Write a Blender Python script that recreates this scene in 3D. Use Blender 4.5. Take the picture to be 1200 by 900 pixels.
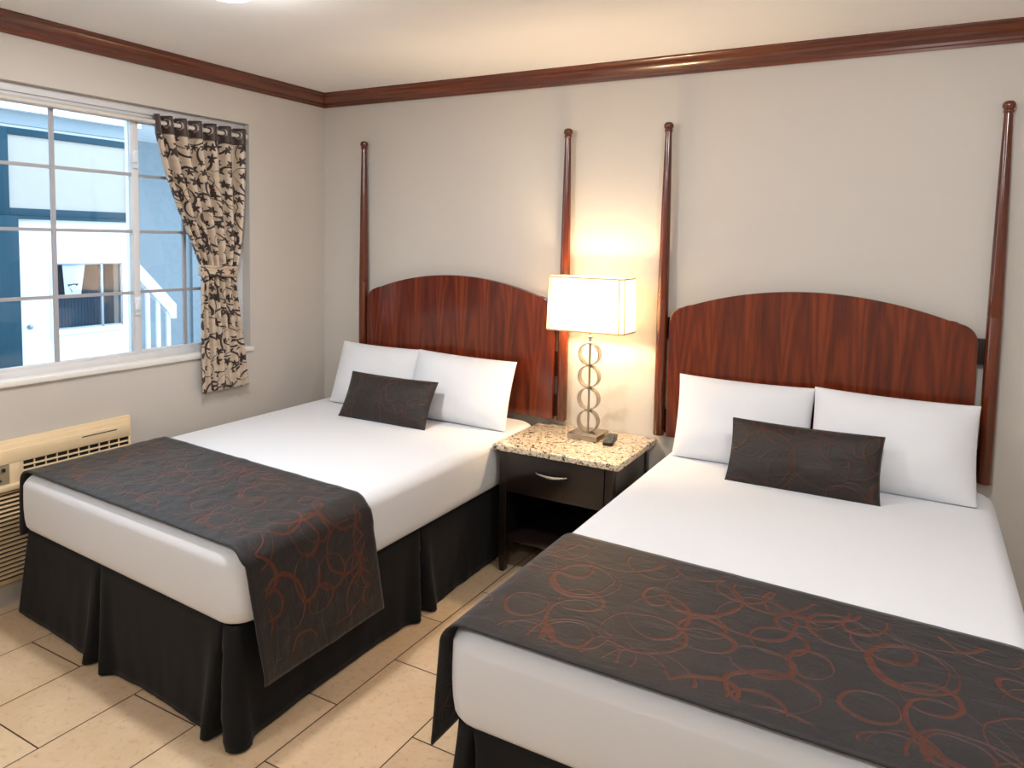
import bpy, bmesh, math, random
from mathutils import Vector, Matrix, noise as mnoise
random.seed(7)
for o in list(bpy.data.objects): bpy.data.objects.remove(o)
S = bpy.context.scene
COL = S.collection
PI = math.pi

# ------------------------------------------------------------------ camera
CAM = (3.2843, -3.3889, 1.5676)
YAW, PITCH, ROLL, FPX, PPX, PPY = 0.5005, -0.0733, 0.0199, 848.52, 613.54, 345.09
cd = bpy.data.cameras.new('camera'); cam = bpy.data.objects.new('camera', cd); COL.objects.link(cam)
f = Vector((-math.sin(YAW)*math.cos(PITCH), math.cos(YAW)*math.cos(PITCH), math.sin(PITCH)))
r = Vector((math.cos(YAW), math.sin(YAW), 0)); u = r.cross(f)
r2 = math.cos(ROLL)*r + math.sin(ROLL)*u; u2 = -math.sin(ROLL)*r + math.cos(ROLL)*u
m = Matrix((r2, u2, -f)).transposed().to_4x4(); m.translation = CAM
cam.matrix_world = m
cd.sensor_fit = 'HORIZONTAL'; cd.sensor_width = 36.0; cd.lens = FPX/1200*36
cd.shift_x = -(PPX-600)/1200; cd.shift_y = -(450-PPY)/1200
cd.clip_start = 0.02
S.camera = cam

# ------------------------------------------------------------------ light
W = bpy.data.worlds.new('world'); S.world = W; W.use_nodes = True
bg = W.node_tree.nodes['Background']; bg.inputs[0].default_value = (0.66, 0.84, 1.0, 1); bg.inputs[1].default_value = 4.6
S.view_settings.view_transform = 'Standard'; S.view_settings.look = 'None'
S.view_settings.gamma = 1.0; S.view_settings.use_curve_mapping = False
S.view_settings.exposure = 0.0
KEY_W, FILL_W, BULB_W = 42, 42, 12.0
DOWNLIGHTS = [(1.20, -1.685, KEY_W), (3.30, -1.60, FILL_W), (1.0, -3.75, FILL_W), (3.2, -3.9, FILL_W)]  # first is the visible lamp, the rest are added fill lights
LAMP_COL = (0.965, 0.98, 1.0)

# ------------------------------------------------------------------ helpers
def lin(c):
    return tuple(((x/255)/12.92 if x/255 <= .04045 else ((x/255+.055)/1.055)**2.4) for x in c) + (1,)

class NT:
    """tiny node-graph writer"""
    def __init__(s, name):
        s.m = bpy.data.materials.new(name); s.m.use_nodes = True
        s.t = s.m.node_tree; s.t.nodes.clear()
        s.out = s.t.nodes.new('ShaderNodeOutputMaterial')
    def n(s, typ, **kw):
        x = s.t.nodes.new(typ)
        for k, v in kw.items(): setattr(x, k, v)
        return x
    def l(s, a, b): s.t.links.new(a, b)
    def set(s, sock, v):
        if isinstance(v, bpy.types.NodeSocket): s.l(v, sock)
        else: sock.default_value = v
    def math(s, op, a, b=0.0, c=0.0, clamp=False):
        x = s.n('ShaderNodeMath', operation=op, use_clamp=clamp)
        s.set(x.inputs[0], a); s.set(x.inputs[1], b); s.set(x.inputs[2], c)
        return x.outputs[0]
    def vec(s, op, a, b=(0, 0, 0)):
        x = s.n('ShaderNodeVectorMath', operation=op)
        s.set(x.inputs[0], a)
        if op == 'SCALE': s.set(x.inputs['Scale'], b)
        else: s.set(x.inputs[1], b)
        return x.outputs['Value'] if op in ('LENGTH', 'DOT_PRODUCT', 'DISTANCE') else x.outputs[0]
    def coord(s, kind='Object'): return s.n('ShaderNodeTexCoord').outputs[kind]
    def noise(s, v, scale, detail=3, rough=.5, dist=0, out='Fac'):
        x = s.n('ShaderNodeTexNoise'); s.set(x.inputs['Vector'], v)
        x.inputs['Scale'].default_value = scale; x.inputs['Detail'].default_value = detail
        x.inputs['Roughness'].default_value = rough; x.inputs['Distortion'].default_value = dist
        return x.outputs[out]
    def ramp(s, fac, stops):
        x = s.n('ShaderNodeValToRGB'); s.set(x.inputs[0], fac)
        e = x.color_ramp.elements
        while len(e) < len(stops): e.new(.5)
        for el, (p, c) in zip(e, stops): el.position = p; el.color = c
        return x.outputs[0]
    def mix(s, fac, a, b, blend='MIX'):
        x = s.n('ShaderNodeMix', data_type='RGBA', blend_type=blend)
        s.set(x.inputs[0], fac); s.set(x.inputs[6], a); s.set(x.inputs[7], b)
        return x.outputs[2]
    def mapping(s, v, loc=(0, 0, 0), rot=(0, 0, 0), sc=(1, 1, 1)):
        x = s.n('ShaderNodeMapping'); s.set(x.inputs[0], v)
        x.inputs[1].default_value = loc; x.inputs[2].default_value = rot; x.inputs[3].default_value = sc
        return x.outputs[0]
    def smooth(s, v, lo, hi):
        x = s.n('ShaderNodeMapRange', interpolation_type='SMOOTHSTEP')
        s.set(x.inputs[0], v); x.inputs[1].default_value = lo; x.inputs[2].default_value = hi
        x.inputs[3].default_value = 0; x.inputs[4].default_value = 1
        return x.outputs[0]
    def bsdf(s, color, rough=.5, metal=0, spec=.5, bump=None, bstr=.2, bdist=.002, **kw):
        b = s.n('ShaderNodeBsdfPrincipled'); s.set(b.inputs['Base Color'], color)
        s.set(b.inputs['Roughness'], rough); b.inputs['Metallic'].default_value = metal
        b.inputs['Specular IOR Level'].default_value = spec
        for k, v in kw.items(): s.set(b.inputs[k.replace('_', ' ')], v)
        if bump is not None:
            bn = s.n('ShaderNodeBump'); bn.inputs['Strength'].default_value = bstr; bn.inputs['Distance'].default_value = bdist
            s.l(bump, bn.inputs['Height']); s.l(bn.outputs[0], b.inputs['Normal'])
        s.l(b.outputs[0], s.out.inputs[0]); return b

def plaster(name, col, bstr=.12):
    n = NT(name); v = n.coord()
    big = n.noise(v, 1.7, 4, .6); fine = n.noise(v, 90, 4, .6)
    c = n.mix(big, lin([x*.975 for x in col]), lin([min(255, x*1.02) for x in col]))
    n.bsdf(c, .65, bump=fine, bstr=bstr, bdist=.002, spec=.3); return n.m

def flat(name, col, rough=.5, metal=0, spec=.5, var=.06, **kw):
    n = NT(name); v = n.coord(); c0 = lin(col)
    c = n.mix(n.noise(v, 12, 3), tuple(x*(1-var) for x in c0[:3])+(1,), tuple(min(1, x*(1+var)) for x in c0[:3])+(1,))
    n.bsdf(c, rough, metal, spec, **kw); return n.m

def wood(name, dark, mid, light, axis='z', rough=.22, cath=0.0, coat=.5, scale=1.0):
    n = NT(name); v = n.coord()
    st = {'z': (9, 9, .6), 'x': (.6, 9, 9), 'y': (9, .6, 9)}[axis]
    g = n.mapping(v, sc=tuple(k*scale for k in st))
    a = n.noise(g, 2.2, 6, .65, .6); b = n.noise(n.mapping(v, sc=tuple(k*scale*5 for k in st)), 3, 3, .6)
    fac = n.math('MULTIPLY_ADD', b, .22, n.math('MULTIPLY', a, .86))
    if cath:
        # book-matched cathedral figure: stacked flames across the panel
        sx = n.n('ShaderNodeSeparateXYZ'); n.l(v, sx.inputs[0])
        ph = n.math('PINGPONG', n.math('ADD', sx.outputs[0], .03), .077)
        q = n.math('ADD', n.math('MULTIPLY', n.math('POWER', n.math('MULTIPLY', ph, 13), 2.0), 1.5), n.math('MULTIPLY', sx.outputs[2], 2.4))
        w = n.n('ShaderNodeTexNoise'); n.set(w.inputs['Vector'], n.mapping(v, sc=(6, 1, 1.4))); w.inputs['Scale'].default_value = 1.6
        w = w.outputs['Fac']
        q = n.math('ADD', q, n.math('MULTIPLY', w, 2.0))
        fl = n.math('MULTIPLY_ADD', n.math('SINE', n.math('MULTIPLY', q, 7)), .5, .5)
        edge = n.smooth(ph, .045, .077)
        fac = n.math('ADD', fac, n.math('ADD', n.math('MULTIPLY', n.math('SUBTRACT', fl, .5), cath), n.math('MULTIPLY', edge, .10)))
    c = n.ramp(fac, [(.25, lin(dark)), (.58, lin(mid)), (1.0, lin(light))])
    n.bsdf(c, rough, spec=.5, bump=a, bstr=.04, bdist=.001, Coat_Weight=coat, Coat_Roughness=.12); return n.m

def ring_field(n, uv, layers):
    """arcs of loose overlapping ellipses; returns a 0..1 mask"""
    dist = n.noise(uv, 5.0, 2, .5, 0, 'Color')
    tot = None
    for (sc, off, rot, asp, r0, r1, w) in layers:
        p = n.mapping(uv, loc=off, rot=(0, 0, rot), sc=(sc*asp, sc, 1))
        p = n.vec('ADD', p, n.vec('SCALE', n.vec('SUBTRACT', dist, (.5, .5, .5)), .30))
        vo = n.n('ShaderNodeTexVoronoi', voronoi_dimensions='2D', feature='F1'); n.l(p, vo.inputs['Vector'])
        vo.inputs['Scale'].default_value = 1.0; vo.inputs['Randomness'].default_value = .85
        sp = n.n('ShaderNodeSeparateColor'); n.l(vo.outputs['Color'], sp.inputs[0])
        rad = n.math('MULTIPLY_ADD', sp.outputs[0], r1-r0, r0)
        d = n.math('ABSOLUTE', n.math('SUBTRACT', vo.outputs['Distance'], rad))
        loc = n.vec('SUBTRACT', p, vo.outputs['Position'])
        sx = n.n('ShaderNodeSeparateXYZ'); n.l(loc, sx.inputs[0])
        ang = n.math('ARCTAN2', sx.outputs[1], sx.outputs[0])
        ww = n.math('MULTIPLY_ADD', n.math('SINE', n.math('ADD', ang, n.math('MULTIPLY', sp.outputs[1], 6.28))), w*.55, w*.75)
        mk = n.math('SUBTRACT', 1.0, n.math('DIVIDE', d, n.math('MAXIMUM', ww, .004)), clamp=True)
        mk = n.smooth(mk, 0.0, .45)
        tot = mk if tot is None else n.math('MAXIMUM', tot, mk)
    return tot

def loops(n, uv, seed=11, count=36, P=(.80, .64), rmin=.045, rmax=.115, wid=.0056):
    """embroidered loops: explicit ellipses of varying size repeating over a cloth tile; 0..1 mask"""
    rg = random.Random(seed); tot = None
    wob = n.vec('SCALE', n.vec('SUBTRACT', n.noise(uv, 6.0, 2, .5, 0, 'Color'), (.5, .5, .5)), .045)
    q = n.vec('ADD', uv, wob)
    for i in range(count):
        gx, gy = (i % 6)/6, (i // 6)/6
        c = ((gx+rg.uniform(-.09, .09)+.5*((i//6) % 2)/6)*P[0], (gy+rg.uniform(-.09, .09))*P[1])
        ra = rg.uniform(rmin, rmax); asp = rg.uniform(.62, 1.0); an = rg.uniform(0, PI); ph = rg.uniform(0, 6.28)
        x = n.n('ShaderNodeVectorMath', operation='WRAP')
        n.l(n.vec('SUBTRACT', q, (c[0], c[1], 0)), x.inputs[0]); x.inputs[1].default_value = (P[0]/2, P[1]/2, 1); x.inputs[2].default_value = (-P[0]/2, -P[1]/2, -1)
        mp = n.n('ShaderNodeMapping', vector_type='TEXTURE'); n.l(x.outputs[0], mp.inputs[0])
        mp.inputs[2].default_value = (0, 0, an); mp.inputs[3].default_value = (ra, ra*asp, 1)
        ln = n.vec('LENGTH', mp.outputs[0])
        d = n.math('MULTIPLY', n.math('ABSOLUTE', n.math('SUBTRACT', ln, 1.0)), ra*(1+asp)/2)
        w = n.math('MULTIPLY_ADD', n.vec('DOT_PRODUCT', mp.outputs[0], (math.cos(ph), math.sin(ph), 0)), wid*rg.uniform(.25, .6), wid*.88)
        mk = n.math('DIVIDE', n.math('SUBTRACT', w, d), .0030, clamp=True)
        tot = mk if tot is None else n.math('MAXIMUM', tot, mk)
    return tot

def runner_mat(name, base, ring, rough, seed=11):
    n = NT(name); uv = n.coord('UV')
    sx = n.n('ShaderNodeSeparateXYZ'); n.l(uv, sx.inputs[0])
    rings = loops(n, uv, seed)
    # UV v runs 0..1 scaled by width; hem bands are free of embroidery (stored in second UV as 0..1)
    at = n.n('ShaderNodeAttribute', attribute_name='hem'); hem = at.outputs['Fac']
    inner = n.smooth(hem, .048, .052)
    rings = n.math('MULTIPLY', rings, inner)
    weave = n.noise(n.mapping(uv, sc=(900, 250, 1)), 1, 2)
    blot = n.noise(uv, 9, 4, .6)
    b0 = n.mix(blot, tuple(x*.75 for x in lin(base)[:3])+(1,), tuple(x*1.3 for x in lin(base)[:3])+(1,))
    tone = n.mix(n.noise(uv, 7, 3), tuple(x*.45 for x in lin(ring)[:3])+(1,), tuple(x*1.25 for x in lin(ring)[:3])+(1,))
    c = n.mix(rings, b0, tone)
    st = n.math('LESS_THAN', n.math('ABSOLUTE', n.math('SUBTRACT', hem, .05)), .0016)
    c = n.mix(n.math('MULTIPLY', st, .6), c, (.008, .007, .007, 1))
    wr = n.noise(n.mapping(uv, rot=(0, 0, .5), sc=(1, 2.2, 1)), 9, 4, .55, 1.2)
    h = n.math('ADD', n.math('MULTIPLY', rings, -.35), n.math('ADD', n.math('MULTIPLY', weave, .15), n.math('MULTIPLY', wr, 1.6)))
    n.bsdf(c, rough, spec=.3, bump=h, bstr=.6, bdist=.006, Sheen_Weight=.18, Sheen_Roughness=.35); return n.m

def curtain_mat(name):
    n = NT(name); uv = n.coord('UV')
    p = n.mapping(uv, sc=(15, 15, 1))
    vo = n.n('ShaderNodeTexVoronoi', voronoi_dimensions='2D', feature='F1'); n.l(p, vo.inputs['Vector'])
    vo.inputs['Scale'].default_value = 1; vo.inputs['Randomness'].default_value = .7
    loc = n.vec('SUBTRACT', p, vo.outputs['Position'])
    sx = n.n('ShaderNodeSeparateXYZ'); n.l(loc, sx.inputs[0])
    sc = n.n('ShaderNodeSeparateColor'); n.l(vo.outputs['Color'], sc.inputs[0])
    ang = n.math('ADD', n.math('ARCTAN2', sx.outputs[1], sx.outputs[0]), n.math('MULTIPLY', sc.outputs[0], 6.28))
    tri = n.math('MULTIPLY', n.math('PINGPONG', n.math('MULTIPLY', ang, 5/6.2832), .5), 2.0)
    rr = n.math('MULTIPLY_ADD', n.math('POWER', tri, 1.2), .25, .16)
    leaf = n.math('LESS_THAN', vo.outputs['Distance'], n.math('MULTIPLY', rr, n.math('MULTIPLY_ADD', sc.outputs[1], .5, .65)))
    vine = ring_field(n, uv, [(8.5, (.1, .4, 0), .2, .8, .36, .5, .05), (6.0, (4.1, 2.4, 0), .9, 1.2, .38, .5, .035)])
    vine = n.math('GREATER_THAN', vine, .5)
    mask = n.math('MAXIMUM', leaf, vine)
    base = n.mix(n.noise(n.mapping(uv, sc=(4, 40, 1)), 1, 2), lin((168, 144, 120)), lin((206, 188, 168)))
    c = n.mix(mask, base, lin((46, 30, 25)))
    r_ = n.math('MULTIPLY_ADD', mask, .35, .34)
    n.bsdf(c, r_, spec=.6, bump=n.noise(n.mapping(uv, sc=(600, 600, 1)), 1), bstr=.08, bdist=.001, Sheen_Weight=.2); return n.m

def granite_mat():
    n = NT('granite'); v = n.coord()
    a = n.noise(v, 40, 5, .72, .8); b = n.noise(v, 95, 4, .7, .4); d = n.noise(n.vec('ADD', v, (3, 1, 2)), 52, 4, .68, 1.0)
    c = n.ramp(a, [(.30, lin((140, 104, 70))), (.42, lin((204, 178, 144))), (.55, lin((222, 208, 186))), (.72, lin((172, 146, 116)))])
    c = n.mix(n.smooth(b, .55, .63), c, lin((120, 100, 84)))
    c = n.mix(n.smooth(d, .54, .60), c, lin((44, 38, 36)))
    n.bsdf(c, .16, spec=.5, Coat_Weight=.3); return n.m

def tile_mat():
    n = NT('floor_tile'); v = n.coord()
    p = n.mapping(v, rot=(0, 0, PI/2))       # bricks long along the room's depth
    # x' = -y , y' = x  in rotated space
    L0, TW, TL, J = 0.377, 0.3158, 0.6127, -1.3282
    p = n.vec('ADD', p, (0, -L0+10*TW, 0))
    p = n.vec('ADD', p, (J + 10*TL + TL/2, 0, 0))
    br = n.n('ShaderNodeTexBrick'); n.l(p, br.inputs[0])
    br.offset = .5; br.offset_frequency = 2; br.squash = 1
    br.inputs['Scale'].default_value = 1; br.inputs['Mortar Size'].default_value = .0026; br.inputs['Mortar Smooth'].default_value = .2
    br.inputs['Brick Width'].default_value = TL; br.inputs['Row Height'].default_value = TW; br.inputs['Bias'].default_value = 0
    br.inputs['Color1'].default_value = (.2, .2, .2, 1); br.inputs['Color2'].default_value = (.8, .8, .8, 1)
    st = n.noise(v, 5, 5, .65, .3); fi = n.noise(v, 42, 5, .7)
    c = n.mix(st, lin((192, 158, 120)), lin((226, 203, 172)))
    c = n.mix(n.math('MULTIPLY', n.smooth(fi, .50, .72), .5), c, lin((172, 134, 96)))
    c = n.mix(.10, c, br.outputs['Color'], 'OVERLAY')
    c = n.mix(br.outputs['Fac'], c, lin((62, 44, 32)))
    h = n.math('SUBTRACT', n.math('MULTIPLY', fi, .15), br.outputs['Fac'])
    n.bsdf(c, .36, spec=.4, bump=h, bstr=.35, bdist=.002); return n.m

def linen(name, col=(216, 217, 221), rough=.9):
    n = NT(name); v = n.coord()
    w = n.noise(v, 450, 2); big = n.noise(v, 5.5, 3, .5, .6)
    h = n.math('ADD', n.math('MULTIPLY', w, .05), n.math('MULTIPLY', big, 1.3))
    n.bsdf(n.mix(n.noise(v, 30, 2), tuple(x*.985 for x in lin(col)[:3])+(1,), lin(col)), rough, spec=.1, bump=h, bstr=.22, bdist=.008, Sheen_Weight=.1); return n.m

def glass_mat():
    n = NT('window_glass')
    tr = n.n('ShaderNodeBsdfTransparent'); tr.inputs[0].default_value = (.93, .96, .98, 1)
    gl = n.n('ShaderNodeBsdfGlossy'); gl.inputs['Roughness'].default_value = .02
    fr = n.n('ShaderNodeFresnel'); fr.inputs[0].default_value = 1.35
    mx = n.n('ShaderNodeMixShader'); n.l(fr.outputs[0], mx.inputs[0]); n.l(tr.outputs[0], mx.inputs[1]); n.l(gl.outputs[0], mx.inputs[2])
    n.l(mx.outputs[0], n.out.inputs[0]); return n.m

def emit_mat(name, col, s):
    n = NT(name); e = n.n('ShaderNodeEmission'); e.inputs[0].default_value = col
    v = n.coord(); e.inputs[1].default_value = s; n.l(e.outputs[0], n.out.inputs[0]); return n.m

def dome_mat():
    n = NT('frosted_dome'); tr = n.n('ShaderNodeBsdfTransparent'); tr.inputs[0].default_value = (.95, .95, .94, 1)
    e = n.n('ShaderNodeEmission'); e.inputs[0].default_value = (1, .97, .92, 1); e.inputs[1].default_value = 9
    mx = n.n('ShaderNodeMixShader'); mx.inputs[0].default_value = .25
    n.l(tr.outputs[0], mx.inputs[1]); n.l(e.outputs[0], mx.inputs[2]); n.l(mx.outputs[0], n.out.inputs[0]); return n.m

def shade_mat():
    n = NT('lamp_shade_fabric'); v = n.coord()
    w = n.noise(n.mapping(v, sc=(1, 1, 1)), 350, 2)
    c = n.mix(w, (.86, .80, .70, 1), (.94, .90, .82, 1))
    d = n.n('ShaderNodeBsdfDiffuse'); n.l(c, d.inputs[0])
    t = n.n('ShaderNodeBsdfTranslucent'); n.l(c, t.inputs[0])
    mx = n.n('ShaderNodeMixShader'); mx.inputs[0].default_value = .62
    n.l(d.outputs[0], mx.inputs[1]); n.l(t.outputs[0], mx.inputs[2]); n.l(mx.outputs[0], n.out.inputs[0]); return n.m

M = dict(
    wall=plaster('wall_paint', (197, 190, 182)), ceil=plaster('ceiling_paint', (244, 242, 241)),
    tile=tile_mat(),
    crown=wood('crown_wood', (48, 19, 8), (98, 44, 19), (138, 70, 34), 'x', .25),
    crown_y=wood('crown_wood_y', (48, 19, 8), (98, 44, 19), (138, 70, 34), 'y', .25),
    panel=wood('headboard_wood', (50, 13, 3), (97, 33, 9), (146, 62, 20), 'z', .24, cath=.13, coat=.45),
    post=wood('post_wood', (48, 16, 5), (94, 38, 14), (138, 66, 28), 'z', .2),
    espresso=wood('espresso_wood', (12, 7, 6), (25, 16, 13), (38, 26, 21), 'x', .3, coat=.3),
    bracket=flat('bracket_dark', (28, 18, 16), .5),
    linen=linen('white_linen'), pillow=linen('pillow_cotton', (222, 223, 227)),
    runner=runner_mat('runner_brown', (38, 35, 36), (88, 42, 26), .54),
    accent=runner_mat('accent_brown', (42, 35, 32), (66, 40, 29), .5, 5),
    piping=flat('piping_dark', (40, 32, 30), .6),
    skirt=flat('skirt_black', (8, 9, 13), .75, spec=.25, Sheen_Weight=.04),
    boxspring=flat('boxspring_black', (14, 14, 15), .8),
    granite=granite_mat(),
    nickel=flat('brushed_nickel', (176, 166, 152), .32, 1.0), chrome=flat('chrome', (225, 222, 218), .12, 1.0),
    shade=shade_mat(), trim=flat('shade_trim', (196, 172, 136), .7),
    bulb=emit_mat('bulb_glow', (1, .78, .5, 1), 12),
    plastic=flat('remote_black', (24, 24, 26), .4), key=flat('remote_key', (92, 92, 96), .5),
    vinyl=flat('white_vinyl', (208, 207, 209), .35), grille=flat('grille_backlit_grey', (160, 158, 162), .45), frost=flat('latch_white', (215, 220, 226), .3),  # grille bars: backlight shade put into a greyer colour than the frame
    rod=flat('rod_white', (206, 198, 190), .35),
    sill=flat('sill_white', (226, 222, 216), .4),
    glass=glass_mat(),
    curtain=curtain_mat('curtain_vine'), header=flat('curtain_header', (58, 38, 30), .5, Sheen_Weight=.3),
    ac=flat('ac_ivory', (226, 202, 164), .45), acdark=flat('ac_cavity', (22, 19, 17), .8), acpanel=flat('ac_panel', (146, 134, 112), .4),
    ltrim=flat('downlight_trim', (238, 236, 232), .4), dome=dome_mat(),
    xwhite=plaster('stucco_white', (236, 238, 238), .3), xblue=plaster('stucco_bluegrey', (140, 152, 160), .3),
    navy=flat('frame_navy', (24, 62, 78), .6, spec=.25), xpanel=flat('panel_grey', (170, 164, 158), .6),
    xglass=NT('dark_glass').m, xtrim=flat('trim_white', (240, 242, 244), .5), concrete=plaster('concrete_grey', (150, 150, 148), .4),
    banner=flat('pennant_white', (240, 240, 236), .7), emblem=flat('emblem_green', (8, 20, 20), .8, spec=.1),
    alu=flat('aluminium', (150, 160, 172), .4, .6), maroon=flat('drape_plum', (66, 50, 60), .8), slate=flat('drape_slate', (34, 62, 80), .8),
)
n = NT('x'); g = M['xglass']; nt = g.node_tree
o_ = nt.nodes['Material Output'] if 'Material Output' in nt.nodes else nt.nodes[0]
tr = nt.nodes.new('ShaderNodeBsdfTransparent'); tr.inputs[0].default_value = (.93, .96, .98, 1)
gl = nt.nodes.new('ShaderNodeBsdfGlossy'); gl.inputs['Roughness'].default_value = .03
fr = nt.nodes.new('ShaderNodeFresnel'); fr.inputs[0].default_value = 1.15; mx = nt.nodes.new('ShaderNodeMixShader')
nt.links.new(fr.outputs[0], mx.inputs[0]); nt.links.new(tr.outputs[0], mx.inputs[1]); nt.links.new(gl.outputs[0], mx.inputs[2]); nt.links.new(mx.outputs[0], o_.inputs[0])
bpy.data.materials.remove(n.m)

def wloc(o):
    v = Vector((0, 0, 0))
    while o is not None: v += o.location; o = o.parent
    return v

def obj(name, bm, mat, parent=None, smooth=True, origin=None, autos=35, label=None):
    """link a bmesh (world coordinates) as one mesh object"""
    bmesh.ops.recalc_face_normals(bm, faces=bm.faces)
    me = bpy.data.meshes.new(name)
    base = wloc(parent) if parent else Vector(origin or (0, 0, 0))
    bmesh.ops.translate(bm, verts=bm.verts, vec=-base)
    for fc in bm.faces: fc.smooth = smooth
    if smooth:
        lim = math.radians(autos)
        for e in bm.edges:
            if len(e.link_faces) == 2 and e.calc_face_angle(0) > lim: e.smooth = False
    bm.to_mesh(me); bm.free()
    if isinstance(mat, (list, tuple)):
        for q in mat: me.materials.append(q)
    else: me.materials.append(mat)
    o = bpy.data.objects.new(name, me); COL.objects.link(o)
    if parent: o.parent = parent
    else: o.location = base
    if label: o['label'] = label
    return o

def thing(name, label, cat, loc, group=None):
    o = bpy.data.objects.new(name, None); COL.objects.link(o); o.empty_display_size = .05
    o.location = loc; o['label'] = label; o['category'] = cat
    if group: o['group'] = group
    return o
def tag(o, label, cat, group=None, kind=None):
    o['label'] = label; o['category'] = cat
    if group: o['group'] = group
    if kind: o['kind'] = kind
    return o
def struct(o): o['kind'] = 'structure'; return o

def box(bm, x0, x1, y0, y1, z0, z1, bev=0, seg=2):
    vs = [bm.verts.new((x, y, z)) for x in (x0, x1) for y in (y0, y1) for z in (z0, z1)]
    idx = [(0, 1, 3, 2), (4, 6, 7, 5), (0, 4, 5, 1), (2, 3, 7, 6), (0, 2, 6, 4), (1, 5, 7, 3)]
    fs = [bm.faces.new([vs[i] for i in q]) for q in idx]
    if bev:
        es = list({e for fc in fs for e in fc.edges})
        bmesh.ops.bevel(bm, geom=es, offset=bev, segments=seg, affect='EDGES', profile=.5)
def B(*a, **k):
    bm = bmesh.new(); box(bm, *a, **k); return bm

def tube(bm, pts, rad, seg=12, cap=True):
    pts = [Vector(p) for p in pts]; rings = []
    rads = rad if isinstance(rad, (list, tuple)) else [rad]*len(pts)
    up = None
    for i, p in enumerate(pts):
        t = (pts[min(i+1, len(pts)-1)] - pts[max(i-1, 0)]).normalized()
        if up is None: up = t.orthogonal().normalized()
        up = (up - t*up.dot(t)).normalized(); s = t.cross(up)
        rings.append([bm.verts.new(p + rads[i]*(math.cos(a)*up + math.sin(a)*s)) for a in [2*PI*k/seg for k in range(seg)]])
    for a, b in zip(rings, rings[1:]):
        for k in range(seg): bm.faces.new((a[k], a[(k+1) % seg], b[(k+1) % seg], b[k]))
    if cap: bm.faces.new(rings[0][::-1]); bm.faces.new(rings[-1])

def lathe(bm, c, prof, seg=24):
    rings = []
    for (rd, z) in prof:
        rings.append([bm.verts.new((c[0]+max(rd, 1e-4)*math.cos(2*PI*k/seg), c[1]+max(rd, 1e-4)*math.sin(2*PI*k/seg), c[2]+z)) for k in range(seg)])
    for a, b in zip(rings, rings[1:]):
        for k in range(seg): bm.faces.new((a[k], a[(k+1) % seg], b[(k+1) % seg], b[k]))
    bm.faces.new(rings[0][::-1]); bm.faces.new(rings[-1])

def prism(bm, outline, axis, a, b, bev=0):
    """outline of 2D points extruded along axis from a to b"""
    def P(p, t): return {'x': (t, p[0], p[1]), 'y': (p[0], t, p[1]), 'z': (p[0], p[1], t)}[axis]
    A = [bm.verts.new(P(p, a)) for p in outline]; C_ = [bm.verts.new(P(p, b)) for p in outline]
    k = len(outline); f1 = bm.faces.new(A); f2 = bm.faces.new(C_[::-1])
    for i in range(k): bm.faces.new((A[i], C_[i], C_[(i+1) % k], A[(i+1) % k]))
    if bev:
        bmesh.ops.bevel(bm, geom=list(set(f1.edges) | set(f2.edges)), offset=bev, segments=2, affect='EDGES', profile=.5)

# ================================================================== ROOM
XR, YF, H = 4.55, -5.3, 2.44
WIN = (-2.32, -0.575, 0.945, 2.18)          # y0 y1 z0 z1 of the opening
struct(obj('floor', B(-.15, XR+.15, YF-.15, .15, -.12, 0), M['tile'], smooth=False))
struct(obj('ceiling', B(-.15, XR+.15, YF-.15, .15, H, H+.12), M['ceil'], smooth=False))
struct(obj('wall_back', B(-.15, XR+.15, 0, .15, 0, H), M['wall'], smooth=False))
struct(obj('wall_right', B(XR, XR+.15, YF-.15, 0, 0, H), M['wall'], smooth=False))
struct(obj('wall_front', B(-.15, XR, YF-.15, YF, 0, H), M['wall'], smooth=False))
bm = bmesh.new()
y0, y1, z0, z1 = WIN
box(bm, -.15, 0, YF, y0, 0, H); box(bm, -.15, 0, y1, 0, 0, H); box(bm, -.15, 0, y0, y1, 0, z0); box(bm, -.15, 0, y0, y1, z1, H)
struct(obj('wall_left', bm, M['wall'], smooth=False))
# crown moulding profile: (distance from wall, z)
CP = [(0, 2.362), (.010, 2.362), (.012, 2.372), (.018, 2.376), (.020, 2.386), (.030, 2.392), (.044, 2.402), (.053, 2.414), (.056, 2.422), (.064, 2.426), (.070, 2.432), (.070, 2.44), (0, 2.44)]
def crown(name, mat, pts, closed=False):
    bm = bmesh.new(); k = len(CP)
    rings = [[bm.verts.new(fn(d, z)) for d, z in CP] for fn in pts]
    for a, b in zip(rings, rings[1:]):
        for i in range(k): bm.faces.new((a[i], a[(i+1) % k], b[(i+1) % k], b[i]))
    bm.faces.new(rings[0][::-1]); bm.faces.new(rings[-1])
    return struct(obj(name, bm, mat, autos=40))
crown('trim_1', M['crown_y'], [lambda d, z: (d, YF, z), lambda d, z: (d, -d, z)])
crown('trim_2', M['crown'], [lambda d, z: (d, -d, z), lambda d, z: (XR, -d, z)])

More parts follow.
